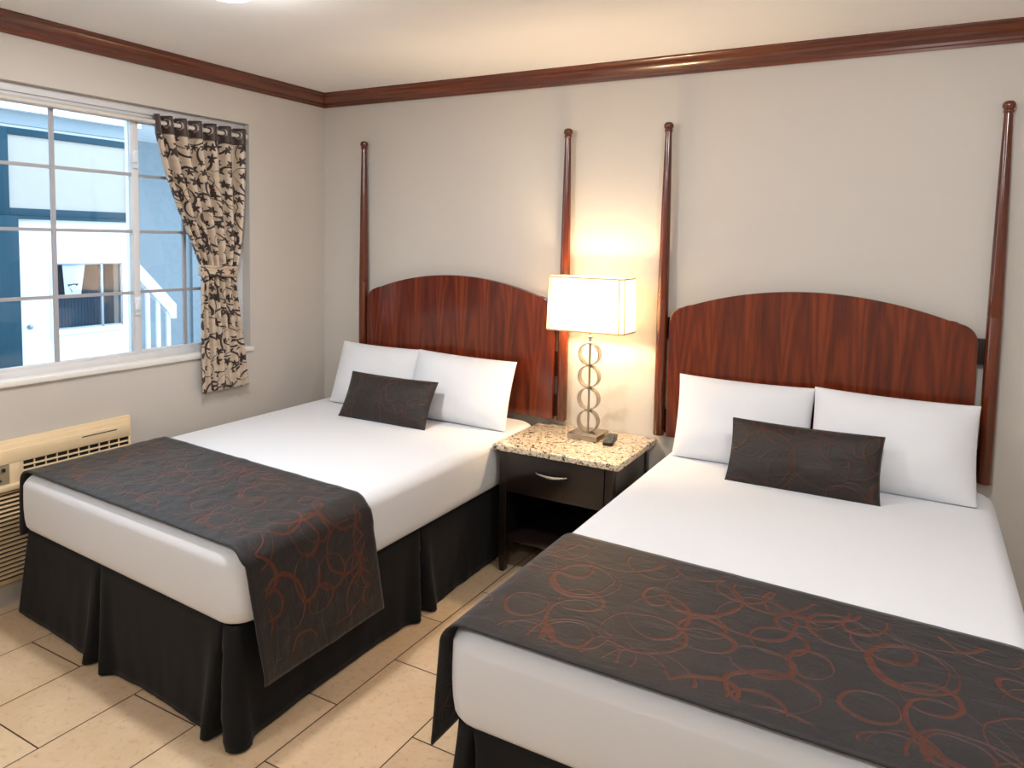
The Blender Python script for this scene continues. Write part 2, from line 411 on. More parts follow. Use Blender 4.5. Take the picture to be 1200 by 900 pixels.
# ------------------------------------------------------------------ window
win = thing('window_1', 'white vinyl slider window with grille bars in left wall', 'window', (-.08, (y0+y1)/2, z0)); win['kind'] = 'structure'
fx0, fx1 = -.125, -.055
bm = bmesh.new(); fw = .045
box(bm, fx0, fx1, y0, y0+fw, z0, z1, .004); box(bm, fx0, fx1, y1-fw, y1, z0, z1, .004)
box(bm, fx0, fx1, y0+fw, y1-fw, z0, z0+.032, .004); box(bm, fx0, fx1, y0+fw, y1-fw, z1-.05, z1, .004)
box(bm, fx1, fx1+.012, y0, y1, z1-.035, z1, .002)
obj('window_frame', bm, M['vinyl'], win)
ST = -1.205          # meeting stile
ROWS = [1.851, 1.577, 1.280]
def sash(ya, yb, za, zb, xc, bars, sw=.032):
    bm = bmesh.new(); t = .014
    box(bm, xc-t, xc+t, ya, ya+sw, za, zb, .003); box(bm, xc-t, xc+t, yb-sw, yb, za, zb, .003)
    box(bm, xc-t, xc+t, ya+sw, yb-sw, za, za+sw*.55, .003); box(bm, xc-t, xc+t, ya+sw, yb-sw, zb-sw, zb, .003)
    s = obj('sash', bm, M['vinyl'], win)
    bm = bmesh.new()
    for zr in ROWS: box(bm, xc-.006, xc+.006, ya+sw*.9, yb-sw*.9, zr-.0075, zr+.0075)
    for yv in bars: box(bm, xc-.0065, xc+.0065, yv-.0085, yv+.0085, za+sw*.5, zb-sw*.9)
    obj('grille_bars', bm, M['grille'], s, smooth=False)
    obj('glass', B(xc-.012, xc-.009, ya+sw*.8, yb-sw*.8, za+sw*.5, zb-sw*.8), M['glass'], s, smooth=False)
    return s
sl = sash(y0+fw*.6, ST+.02, z0+.028, z1-.044, -.072, [-1.578, -1.94])
sr = sash(ST-.012, y1-fw*.6, z0+.028, z1-.044, -.104, [-.912])
for zz in (1.925, 1.215):
    bm = bmesh.new(); box(bm, -.058, -.046, ST-.014, ST+.014, zz-.045, zz+.045, .004); box(bm, -.048, -.036, ST-.022, ST+.004, zz-.02, zz+.03, .004)
    obj('latch', bm, M['frost'], win)
bm = bmesh.new(); box(bm, -.13, .014, y0-.01, y1+.012, z0-.022, z0+.003, .004)
obj('window_sill', bm, M['sill'], win)

# ------------------------------------------------------------------ flush dome ceiling lights; all but the first are unseen, added for brightness
for i, (lx, ly, pw) in enumerate(DOWNLIGHTS):
    lab = ['round white ceiling light cut off by the top edge above the left bed'][0] if i == 0 else 'round white ceiling light added as fill, unseen'
    t = thing('ceiling_light', lab, 'ceiling light', (lx, ly, H), None if i == 0 else 'added unseen ceiling lights')
    bm = bmesh.new(); lathe(bm, (lx, ly, H), [(.118, -.001), (.122, -.012), (.108, -.016), (.100, -.012)], 40); obj('base_ring', bm, M['ltrim'], t)
    bm = bmesh.new(); lathe(bm, (lx, ly, H), [(.110, -.016), (.106, -.035), (.092, -.055), (.068, -.072), (.036, -.082), (.001, -.085)], 40); obj('dome', bm, M['dome'], t)
    share = .30 if i == 0 else .75           # how much of the lamp leaves sideways and up; the rest goes down
    la = bpy.data.lights.new('dome_light', 'POINT'); la.energy = pw*share; la.color = LAMP_COL; la.shadow_soft_size = .05
    lo = bpy.data.objects.new('light_source', la); COL.objects.link(lo); lo.parent = t; lo.location = (0, 0, -.058)
    la = bpy.data.lights.new('dome_down', 'AREA'); la.shape = 'DISK'; la.size = .14; la.energy = pw*(1-share); la.color = LAMP_COL
    lo = bpy.data.objects.new('light_source', la); COL.objects.link(lo); lo.parent = t; lo.location = (0, 0, -.062)

# ================================================================== BEDS
ZB, ZT = .385, .625           # mattress underside and top
def shear(p, bx1, k, yf):     # the left bed's foot runs slightly askew
    return Vector((p[0] + (.045*(1-p[1]/yf)*(bx1-p[0])/1.4 if k else 0), p[1] + k*(bx1-p[0])*(p[1]/yf), p[2] - (.018*(bx1-p[0])/1.4*(p[1]/yf)*max(0, p[2]-.38)/.24 if k else 0)))

def rounded_rect(x0, x1, y0, y1, rc, n=6):
    out = []
    for cx, cy, a0 in ((x1-rc, y1-rc, 0), (x0+rc, y1-rc, PI/2), (x0+rc, y0+rc, PI), (x1-rc, y0+rc, 1.5*PI)):
        for k in range(n+1):
            a = a0 + PI/2*k/n; out.append((cx+rc*math.cos(a), cy+rc*math.sin(a)))
    return out

def mattress(x0, x1, yf, yh, k, parent):
    bm = bmesh.new(); h = ZT-ZB; prof = []
    for (ins, z) in [(.030, 0), (.014, .006), (.006, .02), (.002, .05), (0, .09), (0, .13)]: prof.append((ins, ZB+z))
    R = .062
    for j in range(1, 9):
        a = PI/2*j/8; prof.append((R*(1-math.cos(a)), ZT-R+R*math.sin(a)))
    for ins in (.12, .2, .35, .5): prof.append((ins, ZT + .004*min(1, (ins-.06)*4)))
    rings = []
    for ins, z in prof:
        rc = max(.085-ins*.4, .03)
        rr = rounded_rect(x0+ins, x1-ins, yf+ins, yh-min(ins, .1), rc)
        rings.append([bm.verts.new(shear((a, b, z), x1, k, yf)) for a, b in rr])
    for a, b in zip(rings, rings[1:]):
        for i in range(len(a)): bm.faces.new((a[i], a[(i+1) % len(a)], b[(i+1) % len(a)], b[i]))
    bm.faces.new(rings[0][::-1]); bm.faces.new(rings[-1])
    return obj('mattress', bm, M['linen'], parent, autos=60)

def skirt(x0, x1, yf, yh, k, pleats, parent, seed):
    """box-pleated valance round left side, foot and right side"""
    rc = .03; path = []
    def add(p, q, nrm):
        L = math.dist(p, q); m_ = max(2, int(L/.009))
        for i in range(m_): path.append((p[0]+(q[0]-p[0])*i/m_, p[1]+(q[1]-p[1])*i/m_, nrm))
    def arc(cx, cy, a0, a1):
        for i in range(8):
            a = a0+(a1-a0)*i/8; path.append((cx+rc*math.cos(a), cy+rc*math.sin(a), (math.cos(a), math.sin(a))))
    add((x0, yh), (x0, yf+rc), (-1, 0)); arc(x0+rc, yf+rc, PI, 1.5*PI)
    add((x0+rc, yf), (x1-rc, yf), (0, -1)); arc(x1-rc, yf+rc, 1.5*PI, 2*PI)
    add((x1, yf+rc), (x1, yh), (1, 0)); path.append((x1, yh, (1, 0)))
    ss = [0]
    for a, b in zip(path, path[1:]): ss.append(ss[-1]+math.hypot(b[0]-a[0], b[1]-a[1]))
    L1 = abs(yh-yf); L2 = L1+(x1-x0)
    def s_of(pl):
        side, t = pl
        return {'l': t*L1, 'f': L1-.01+t*(x1-x0), 'r': L2-.03+t*L1}[side]*1.0
    sp = sorted(s_of(p) for p in pleats)
    rows = 16; bm = bmesh.new(); grid = []
    ztop = ZB-.002
    for j in range(rows+1):
        t = j/rows; row = []
        for (x, y, nrm), s in zip(path, ss):
            off = .006 + .012*t; lift = 0
            dmin = min(abs(s-q) for q in sp)
            for q in sp:
                d = abs(s-q); hw = .004+.030*t**1.2
                off += .034*t*math.exp(-((d-hw-.022)/.030)**2) if d > hw-.002 else 0
                if d < hw: off -= .075*min(1, t*2.2+.1)*(1-(d/hw)**3)
            mid = min(1, dmin/.26); lift = .006*mid**1.5
            off -= .008*t*mid
            ex = .10*t*math.exp(-((s-L1)/.14)**2) if k else 0
            off += .006*t*mnoise.noise((s*7, t*1.2, seed)) + .004*t*mnoise.noise((s*18, t*2, seed+4))
            if nrm[0] > .5 and y > -.62: off = min(off, .018)
            z = ztop*(1-t) + (.008+lift)*t
            row.append(bm.verts.new(shear((x+nrm[0]*off-ex, y+nrm[1]*off, z), x1, k, yf)))
        grid.append(row)
    for a, b in zip(grid, grid[1:]):
        for i in range(len(a)-1): bm.faces.new((a[i], a[i+1], b[i+1], b[i]))
    o = obj('bed_skirt', bm, M['skirt'], parent, autos=80)
    md = o.modifiers.new('thick', 'SOLIDIFY'); md.thickness = .003; md.offset = -1
    return o

def runner(x0, x1, drop_l, drop_r, yfront, yback, name, label, group, flare_l=.01, flare_r=.02, wr=.0, seed=0):
    """cloth strip over the mattress; yfront / yback are functions of x giving its two edges"""
    R = .066; zt = ZT+.010; xl, xr = x0-.007, x1+.007
    prof = []                      # (x, z, arc length)
    def lineto(a, b, step=.012):
        L = math.dist(a, b); q = max(1, int(L/step))
        for i in range(q): prof.append((a[0]+(b[0]-a[0])*i/q, a[1]+(b[1]-a[1])*i/q))
    lineto((xl-flare_l, drop_l), (xl, zt-R))
    for i in range(8): a = PI - PI/2*i/8; prof.append((xl+R+R*math.cos(a), zt-R+R*math.sin(a)))
    lineto((xl+R, zt), (xr-R, zt))
    for i in range(8): a = PI/2 - PI/2*i/8; prof.append((xr-R+R*math.cos(a), zt-R+R*math.sin(a)))
    lineto((xr, zt-R), (xr+flare_r, drop_r)); prof.append((xr+flare_r, drop_r))
    arc = [0]
    for a, b in zip(prof, prof[1:]): arc.append(arc[-1]+math.dist(a, b))
    NV = 40; bm = bmesh.new(); uvl = bm.loops.layers.uv.new('UVMap'); hem = bm.verts.layers.float.new('hem'); grid = []; info = {}
    for (x, z), s in zip(prof, arc):
        a, b = yfront(x), yback(x); row = []
        dl = min(s, arc[-1]-s)
        for j in range(NV+1):
            v = j/NV; y = a+(b-a)*v
            w = wr*(mnoise.noise((s*9, y*14, seed)) + .6*mnoise.noise((s*22, y*16+s*9, seed+2)))
            w = max(w, -.003)
            side = z < zt-R*.6
            p = Vector((x, y, z)) + (Vector(((1 if x > (x0+x1)/2 else -1)*abs(w)*1.2, 0, 0)) if side else Vector((0, 0, abs(w))))
            if seed == 3: p.x += .045*(1-p.y/LYF)*(x1-p.x)/1.4; p.z -= .018*(x1-p.x)/1.4*(p.y/LYF)*max(0, p.z-.38)/.24
            vt = bm.verts.new(p); vt[hem] = min(v*abs(b-a), (1-v)*abs(b-a), dl+.0); info[vt] = (s, v*abs(b-a)); row.append(vt)
        grid.append(row)
    for a, b in zip(grid, grid[1:]):
        for i in range(NV):
            fc = bm.faces.new((a[i], a[i+1], b[i+1], b[i]))
            for lp in fc.loops: lp[uvl].uv = info[lp.vert]
    info.clear()
    o = obj(name, bm, M['runner'], None, origin=((x0+x1)/2, (yfront(x0)+yback(x1))/2, ZT), autos=80)
    md = o.modifiers.new('thick', 'SOLIDIFY'); md.thickness = .004; md.offset = 0
    return tag(o, label, 'bed runner', group)

def pillow(name, label, cat, c, w, h, th, tilt, mat, group=None, rz=0, piping=None, pinch=.034, seed=0, roll=0, sh=0, taper=0):
    """plump cushion: width along x, leaning back by tilt; c = centre"""
    N = 44; bm = bmesh.new(); uvl = bm.loops.layers.uv.new('UVMap'); hem = bm.verts.layers.float.new('hem'); info = {}
    Rm = Matrix.Rotation(rz, 3, 'Z') @ Matrix.Rotation(-tilt, 3, 'X') @ Matrix.Rotation(roll, 3, 'Y'); c = Vector(c)
    def P(a, b, sgn):
        fx = 1-pinch*(1-b*b); fz = 1-pinch*1.25*(1-a*a)
        pr = max(0, (1-abs(a)**2.6))**.62 * max(0, (1-abs(b)**2.6))**.62
        d = th*.5*pr + .006*pr*mnoise.noise((a*2.2+seed, b*2.2, sgn*3+seed))
        return Vector((a*w/2*fx*(1-taper*(1-b)/2) - sh*b/2, sgn*d, b*h/2*fz))
    grids = []
    edge = {}
    for sgn in (-1, 1):
        g_ = []
        for i in range(N+1):
            row = []
            for j in range(N+1):
                a, b = -1+2*i/N, -1+2*j/N
                a = math.sin(a*PI/2*.98)/math.sin(PI/2*.98); b = math.sin(b*PI/2*.98)/math.sin(PI/2*.98)
                bd = i in (0, N) or j in (0, N)
                if bd and (i, j) in edge: row.append(edge[(i, j)]); continue
                pp = c + Rm @ P(a, b, sgn); pp.z = max(pp.z, ZT+.0052); vt = bm.verts.new(pp); vt[hem] = .2; info[vt] = (a*w/2+seed*.37, b*h/2+seed*.21)
                if bd: edge[(i, j)] = vt
                row.append(vt)
            g_.append(row)
        grids.append(g_)
    for g_ in grids:
        for i in range(N):
            for j in range(N):
                fc = bm.faces.new((g_[i][j], g_[i+1][j], g_[i+1][j+1], g_[i][j+1]))
                for lp in fc.loops: lp[uvl].uv = info[lp.vert]
    if piping:
        loop = [(i, 0) for i in range(N)] + [(N, j) for j in range(N)] + [(i, N) for i in range(N, 0, -1)] + [(0, j) for j in range(N, 0, -1)]
        pts = [edge[q].co.copy() for q in loop]; pts.append(pts[0])
        t = thing(name, label, cat, (c.x, c.y, c.z-h/2*math.cos(tilt)), group)
        obj('cover', bm, mat, t, autos=80)
        b2 = bmesh.new(); tube(b2, pts, .0032, 8, cap=False); obj('piping', b2, piping, t)
        return t
    o = obj(name, bm, mat, None, origin=(c.x, c.y, c.z-h/2*math.cos(tilt)), autos=80)
    return tag(o, label, cat, group)

def bed(x0, x1, yf, k, label, pleats, seed):
    t = thing('bed', label, 'bed', ((x0+x1)/2, yf/2, 0), 'double beds')
    mattress(x0, x1, yf, -.03, k, t)
    bm = bmesh.new(); rr = rounded_rect(x0+.05, x1-.05, yf+.05, -.03, .03)
    A = [bm.verts.new(shear((a, b, .10), x1, k, yf)) for a, b in rr]; C2 = [bm.verts.new(shear((a, b, ZB-.003), x1, k, yf)) for a, b in rr]
    for i in range(len(A)): bm.faces.new((A[i], A[(i+1) % len(A)], C2[(i+1) % len(A)], C2[i]))
    bm.faces.new(A[::-1]); bm.faces.new(C2); obj('box_spring', bm, M['boxspring'], t)
    for lx in (x0+.15, x1-.15):
        for ly in (yf+.2, -.2):
            bm = bmesh.new(); lathe(bm, (lx, ly, 0), [(.025, 0), (.03, .10)], 12); obj('foot', bm, M['boxspring'], t)
    skirt(x0+.035, x1-.040, yf+.03, -.03, k, pleats, t, seed)
    return t

LX0, LX1, LYF, LK = .165, 1.560, -1.975, .068
RX0, RX1, RYF = 2.300, 3.585, -1.985
bed(LX0, LX1, LYF, LK, 'bed with white mattress and black pleated skirt standing beside the window', [('l', .02), ('l', .5), ('f', .42), ('f', .955), ('r', .485), ('r', .97)], 1)
bed(RX0, RX1, RYF, 0, 'nearer bed with white mattress and black skirt right of the nightstand', [('l', .5), ('f', .04), ('f', .5), ('f', .96), ('r', .5)], 9)

runner(LX0, LX1, .34, .19, lambda x: -1.955 + .095*(LX1-x)/(LX1-LX0) if x < LX1 else -1.955+.06*min(1, (x-LX1)/.03), lambda x: -1.395+.13*(LX1-x)/(LX1-LX0) if x < LX1 else -1.395+.06*min(1, (x-LX1)/.03), 'bed_runner',
       'dark charcoal runner across the foot of the bed beside the window, with bluish sheen', 'bed runners', .012, .024, .0045, 3)
runner(RX0, RX1, .30, .3, lambda x: -1.972-.006*(x-RX0), lambda x: -1.318-.05*(x-RX0), 'bed_runner',
       'brown runner with rust coloured swirls across the foot of the nearer right bed', 'bed runners', .022, .02, .0016, 8)

# pillows
PZ = ZT+.004
pillow('pillow', 'white pillow against the window-side headboard, behind the dark cushion', 'pillow', (.618, -.235, PZ+.160), .60, .375, .16, .48, M['pillow'], 'white bed pillows', rz=-.03, seed=1, sh=.055)
pillow('pillow', 'white pillow on the left bed next to the table lamp and nightstand', 'pillow', (1.205, -.262, PZ+.162), .61, .375, .17, .52, M['pillow'], 'white bed pillows', rz=.05, seed=2, roll=.03, sh=.045)
pillow('pillow', 'white pillow on the right bed nearest the nightstand', 'pillow', (2.634, -.205, PZ+.168), .595, .385, .16, .46, M['pillow'], 'white bed pillows', rz=-.03, seed=3, sh=.02, taper=.03)
pillow('pillow', 'white pillow at the far right, right of the brown cushion', 'pillow', (3.218, -.240, PZ+.172), .595, .395, .17, .46, M['pillow'], 'white bed pillows', rz=.03, seed=4, roll=.02)
pillow('accent_pillow', 'small dark charcoal cushion leaning on the pillows of the left bed', 'cushion', (.900, -.480, PZ+.105), .56, .252, .10, .46, M['accent'], 'dark accent cushions', piping=M['piping'], pinch=.035, seed=5)
pillow('accent_pillow', 'small brown cushion with faint swirls on the right bed', 'cushion', (2.920, -.437, PZ+.110), .56, .262, .10, .44, M['accent'], 'dark accent cushions', piping=M['piping'], pinch=.035, seed=6)

# ------------------------------------------------------------------ headboards
def headboard(p0, p1, label, brk, cxoff=0):
    cx = (p0+p1)/2+cxoff
    t = thing('headboard', label, 'headboard', (cx, 0, .645), 'mahogany headboards')
    hw, zb, zs, zp, rc = .622, .648, 1.215, 1.372, .085
    R_ = (hw*hw + .125**2)/(2*.125)                     # arch of 12.5 cm rise
    top = []; ze = zp-.118
    pts = [(cx-hw, zb)]
    a_arch = lambda x: zp - R_ + math.sqrt(max(0, R_*R_-x*x))
    xs = hw-.075
    import_pts = []
    for i in range(9):                                   # left rounded shoulder
        s = i/8; a = (1-s)
        x = -hw + .075*(1-math.cos(PI/2*s)); z = (a_arch(xs)-.075) + .075*math.sin(PI/2*s) + 0
        import_pts.append((x, z - (1-s)*0))
    arch = [(-xs+2*xs*i/40, a_arch(-xs+2*xs*i/40)) for i in range(1, 40)]
    left = [(cx+x, z) for x, z in import_pts]
    right = [(cx-x, z) for x, z in import_pts][::-1]
    outl = [(cx-hw, zb)] + left + [(cx+x, z) for x, z in arch] + right + [(cx+hw, zb)]
    bm = bmesh.new(); prism(bm, outl, 'y', -.062, -.030, .004); obj('panel', bm, M['panel'], t, smooth=False)
    for px in (p0, p1):
        bm = bmesh.new(); lathe(bm, (px, -.036, 0), [(.024, .645), (.0275, .648), (.0278, 1.0), (.0272, 1.300), (.0262, 1.304), (.0262, 1.309), (.0270, 1.313), (.0255, 1.45), (.022, 1.75), (.0185, 1.95), (.0155, 2.093)], 24)
        po = obj('post', bm, M['post'], t, autos=50)
        bm = bmesh.new(); lathe(bm, (px, -.036, 0), [(.0155, 2.093), (.019, 2.096), (.0195, 2.102), (.0165, 2.107), (.0215, 2.114), (.0232, 2.122), (.0215, 2.131), (.015, 2.138), (.004, 2.1405)], 24)
        obj('finial', bm, M['post'], po, autos=60)
    for (za, zc) in brk:
        bm = bmesh.new(); box(bm, p0-.01, p1+.01, -.028, -.004, za, zc, .002); obj('back_rail', bm, M['bracket'], t)
    return t
headboard(.3526, 1.6896, 'arched mahogany headboard with tall tapered posts on the wall behind the window-side bed', [(.658, .77), (.870, .998)], .004)
headboard(2.2118, 3.549, 'arched mahogany headboard with tall tapered posts on the wall behind the right bed', [(.658, .77), (1.117, 1.219)], -.004)

# ------------------------------------------------------------------ nightstand
NZ = .617
ns = thing('nightstand', 'dark espresso nightstand with granite top between the two beds', 'nightstand', (1.88, -.26, 0))
bm = bmesh.new(); box(bm, 1.561, 2.195, -.518, -.006, NZ-.030, NZ, .006, 3); obj('stone_top', bm, M['granite'], ns)
zt = NZ-.030
for xa in (1.596, 2.132):
    bm = bmesh.new(); box(bm, xa+.004, xa+.026, -.455, -.03, .075, zt, .002); obj('side_panel', bm, M['espresso'], ns)
for xa in (1.590, 2.124):
    for ya in (-.494, -.055):
        bm = bmesh.new(); prism(bm, [(xa, zt), (xa+.038, zt), (xa+.038, .09), (xa+.030, 0), (xa+.008, 0), (xa, .09)], 'y', ya, ya+.038, .002); obj('leg', bm, M['espresso'], ns, smooth=False)
bm = bmesh.new(); box(bm, 1.60, 2.15, -.032, -.022, .08, zt); obj('back_panel', bm, M['espresso'], ns, smooth=False)
bm = bmesh.new(); box(bm, 1.62, 2.128, -.49, -.03, .155, .18, .002); obj('shelf', bm, M['espresso'], ns)
bm = bmesh.new(); box(bm, 1.618, 2.130, -.47, -.03, .382, .40, .002); obj('divider', bm, M['espresso'], ns)
bm = bmesh.new(); box(bm, 1.627, 2.121, -.496, -.474, .392, zt-.008, .003); dr = obj('drawer', bm, M['espresso'], ns)
hp = []
for i in range(17):
    s = i/16; hp.append((1.787+.156*s, -.500-.026*math.sin(PI*s)**.6, .512-.004*math.sin(PI*s)))
bm = bmesh.new(); tube(bm, hp, [.0035+.0032*math.sin(PI*i/16) for i in range(17)], 10); obj('handle', bm, M['chrome'], dr, label='arched chrome drawer handle')

# ------------------------------------------------------------------ table lamp
LXc, LYc = 1.896, -.165
lp = thing('table_lamp', 'lit table lamp with stacked metal rings and cream rectangular shade on the nightstand', 'lamp', (LXc, LYc, NZ))
bm = bmesh.new(); box(bm, LXc-.078, LXc+.078, LYc-.078, LYc+.078, NZ, NZ+.026, .002); obj('base', bm, M['nickel'], lp)
zc = NZ+.026; rr = .0545
for i in range(4):
    zz = zc + rr + i*2*rr*1.008; bm = bmesh.new(); seg = 48; hwid = .019
    rot = Matrix.Rotation(.0, 3, 'Z'); R4 = []
    for (rad, yy) in ((rr, -hwid), (rr, hwid), (rr-.0045, hwid), (rr-.0045, -hwid)):
        R4.append([bm.verts.new(Vector((LXc, LYc, zz)) + rot @ Vector((rad*math.cos(2*PI*k/seg), yy, rad*math.sin(2*PI*k/seg)))) for k in range(seg)])
    for a, b in zip(R4, R4[1:]+R4[:1]):
        for k in range(seg): bm.faces.new((a[k], a[(k+1) % seg], b[(k+1) % seg], b[k]))
    obj('ring', bm, M['nickel'], lp)
ztop = zc+8*rr*1.008
bm = bmesh.new(); tube(bm, [(LXc, LYc, zc), (LXc, LYc, ztop)], .0055, 14); obj('stem', bm, M['nickel'], lp)
bm = bmesh.new(); lathe(bm, (LXc, LYc, ztop-.002), [(.013, 0), (.013, .004), (.006, .008), (.006, .018), (.011, .026), (.011, .034), (.006, .040), (.006, .10), (.016, .102), (.016, .135), (.009, .14)], 20); obj('neck', bm, M['nickel'], lp)
SZ0, SZ1 = 1.142, 1.402; hx, hy, ch = .197, .092, .020
def shade_outline(e=0, t=0):
    a, b = hx+e-t, hy+e-t
    return [(LXc+x, LYc+y) for x, y in ((-a+ch, -b), (a-ch, -b), (a, -b+ch), (a, b-ch), (a-ch, b), (-a+ch, b), (-a, b-ch), (-a, -b+ch))]
bm = bmesh.new()
lo_, hi_ = shade_outline(.004), shade_outline(-.002)
A = [bm.verts.new((x, y, SZ0)) for x, y in lo_]; C2 = [bm.verts.new((x, y, SZ1)) for x, y in hi_]
for i in range(8): bm.faces.new((A[i], A[(i+1) % 8], C2[(i+1) % 8], C2[i]))
sh = obj('lamp_shade', bm, M['shade'], lp, smooth=False)
md = sh.modifiers.new('thick', 'SOLIDIFY'); md.thickness = .0012; md.offset = -1
def band(z0_, z1_, e0, e1):
    bm = bmesh.new(); o0, o1 = shade_outline(e0+.0012), shade_outline(e1+.0012); i0, i1 = shade_outline(e0-.0016), shade_outline(e1-.0016)
    q = [[bm.verts.new((x, y, z)) for x, y in o] for o, z in ((o0, z0_), (o1, z1_), (i1, z1_), (i0, z0_))]
    for a, b in zip(q, q[1:]+q[:1]):
        for i in range(8): bm.faces.new((a[i], a[(i+1) % 8], b[(i+1) % 8], b[i]))
    obj('shade_trim', bm, M['trim'], sh, smooth=False)
band(SZ0-.001, SZ0+.006, .004, .004); band(SZ1-.006, SZ1+.001, -.002, -.002)
for i in (1, 2, 0, 7):      # seam tapes at the cut corners
    (xa, ya), (xb, yb) = shade_outline(.004)[i], shade_outline(-.002)[i]
    bm = bmesh.new(); tube(bm, [(xa, ya, SZ0), (xb, yb, SZ1)], .0028, 8); obj('shade_trim', bm, M['trim'], sh)
bm = bmesh.new()
zs_ = 1.255
bmesh.ops.create_uvsphere(bm, u_segments=20, v_segments=12, radius=.026, matrix=Matrix.Translation((LXc, LYc, zs_)))
obj('bulb', bm, M['bulb'], lp)
bm = bmesh.new()
tube(bm, [(LXc, LYc, SZ1-.02), (LXc, LYc-hy+.003, SZ1-.012)], .0015, 8); tube(bm, [(LXc, LYc, SZ1-.02), (LXc, LYc+hy-.003, SZ1-.012)], .0015, 8)
tube(bm, [(LXc-.03, LYc, 1.18), (LXc-.045, LYc, 1.28), (LXc, LYc, SZ1-.02), (LXc+.045, LYc, 1.28), (LXc+.03, LYc, 1.18)], .0015, 8)
tube(bm, [(LXc-.03, LYc, 1.18), (LXc+.03, LYc, 1.18)], .0015, 8)
obj('harp', bm, M['nickel'], lp)
for dx in (-.075, .075):
    pl = bpy.data.lights.new('bulb_light', 'POINT'); pl.energy = BULB_W; pl.color = (1, .74, .44); pl.shadow_soft_size = .03
    po = bpy.data.objects.new('light_source', pl); COL.objects.link(po); po.parent = lp; po.location = (dx, 0, 1.262-NZ)

# ------------------------------------------------------------------ remote
rm = thing('remote_control', 'black remote control lying on the granite top beside the lamp', 'remote', (2.022, -.185, NZ))
rot = Matrix.Rotation(.22, 4, 'Z'); 
bm = bmesh.new(); box(bm, -.024, .024, -.085, .085, 0, .020, .008, 3); bmesh.ops.transform(bm, matrix=Matrix.Translation((2.022, -.185, NZ)) @ rot, verts=bm.verts); rb = obj('body', bm, M['plastic'], rm)
for i in range(8):
    for j in range(3):
        bm = bmesh.new(); box(bm, -.0165+j*.0125, -.0085+j*.0125, -.068+i*.017, -.059+i*.017, .019, .022, .001, 1)
        bmesh.ops.transform(bm, matrix=Matrix.Translation((2.022, -.185, NZ)) @ rot, verts=bm.verts); obj('button', bm, M['key'], rb)

# ------------------------------------------------------------------ wall air conditioner
ac = thing('air_conditioner', 'ivory wall air conditioner under the window behind the left bed', 'air conditioner', (.03, -1.83, .12))
AY0, AY1, AT = -2.36, -1.300, .706
bm = bmesh.new()
box(bm, .002, .022, AY0, AY1, .10, AT, .006)                       # wall flange
box(bm, .020, .034, AY0+.012, AY1-.012, .11, AT-.014, .005)
obj('cover', bm, M['ac'], ac)
bm = bmesh.new(); box(bm, .032, .046, AY0+.03, AY1-.022, .612, AT-.034, .004); obj('top_panel', bm, M['ac'], ac)
bm = bmesh.new(); box(bm, .0455, .0468, -1.545, -1.385, .655, .659); obj('slot', bm, M['acdark'], ac, smooth=False)
bm = bmesh.new(); box(bm, .030, .036, -1.795, AY1-.026, .535, .612); gr = obj('discharge_grille', bm, M['acdark'], ac, smooth=False)
bm = bmesh.new()
for zz in (.550, .571, .592): box(bm, .034, .046, -1.795, AY1-.026, zz-.003, zz+.003, .001, 1)
for q in range(11): box(bm, .035, .043, -1.79+q*.046, -1.786+q*.046, .537, .611)
box(bm, .034, .047, -1.800, -1.792, .532, .613, .001, 1); box(bm, .034, .047, AY1-.030, AY1-.022, .532, .613, .001, 1)
obj('grille_vanes', bm, M['ac'], gr)
bm = bmesh.new(); box(bm, .032, .046, -1.84, -1.800, .520, .613, .003); obj('divider', bm, M['ac'], ac)
bm = bmesh.new(); box(bm, .032, .042, AY0+.03, -1.835, .530, .612, .002); cp = obj('control_panel', bm, M['acpanel'], ac)
for (ky, kz, kr) in ((-1.862, .592, .007), (-1.885, .575, .004), (-1.905, .56, .004), (-1.875, .55, .004), (-1.95, .575, .012)):
    bm = bmesh.new(); tube(bm, [(.040, ky, kz), (.049, ky, kz)], kr, 14); obj('knob', bm, M['acdark'], cp)
bm = bmesh.new(); box(bm, .032, .066, AY0+.02, AY1-.016, .505, .530, .006, 3); obj('lip', bm, M['ac'], ac)
bm = bmesh.new(); box(bm, .030, .040, AY0+.03, AY1-.03, .13, .505); fg = obj('intake_grille', bm, M['acdark'], ac, smooth=False)
bm = bmesh.new()
for q in range(20):
    zz = .142+q*.0185
    prism(bm, [(.040, zz+.004), (.054, zz), (.056, zz+.004), (.042, zz+.009)], 'y', AY0+.03, AY1-.03)
box(bm, .034, .057, AY0+.02, AY0+.035, .12, .505, .003); box(bm, .034, .057, AY1-.035, AY1-.02, .12, .505, .003)
obj('louvers', bm, M['ac'], fg, smooth=False)

# ------------------------------------------------------------------ curtain rod + curtain
RZ, RXc = 2.112, -.024
cr = thing('curtain_rod', 'white tension rod across the top of the window opening', 'curtain rod', (RXc, (y0+y1)/2, RZ))
bm = bmesh.new(); tube(bm, [(RXc, y0+.012, RZ), (RXc, y1-.012, RZ)], .011, 18); obj('tube', bm, M['rod'], cr)
for yy, s in ((y0, 1), (y1, -1)):
    bm = bmesh.new(); tube(bm, [(RXc, yy+s*.001, RZ), (RXc, yy+s*.016, RZ)], .017, 18); obj('end_cap', bm, M['rod'], cr)

CT = 2.150
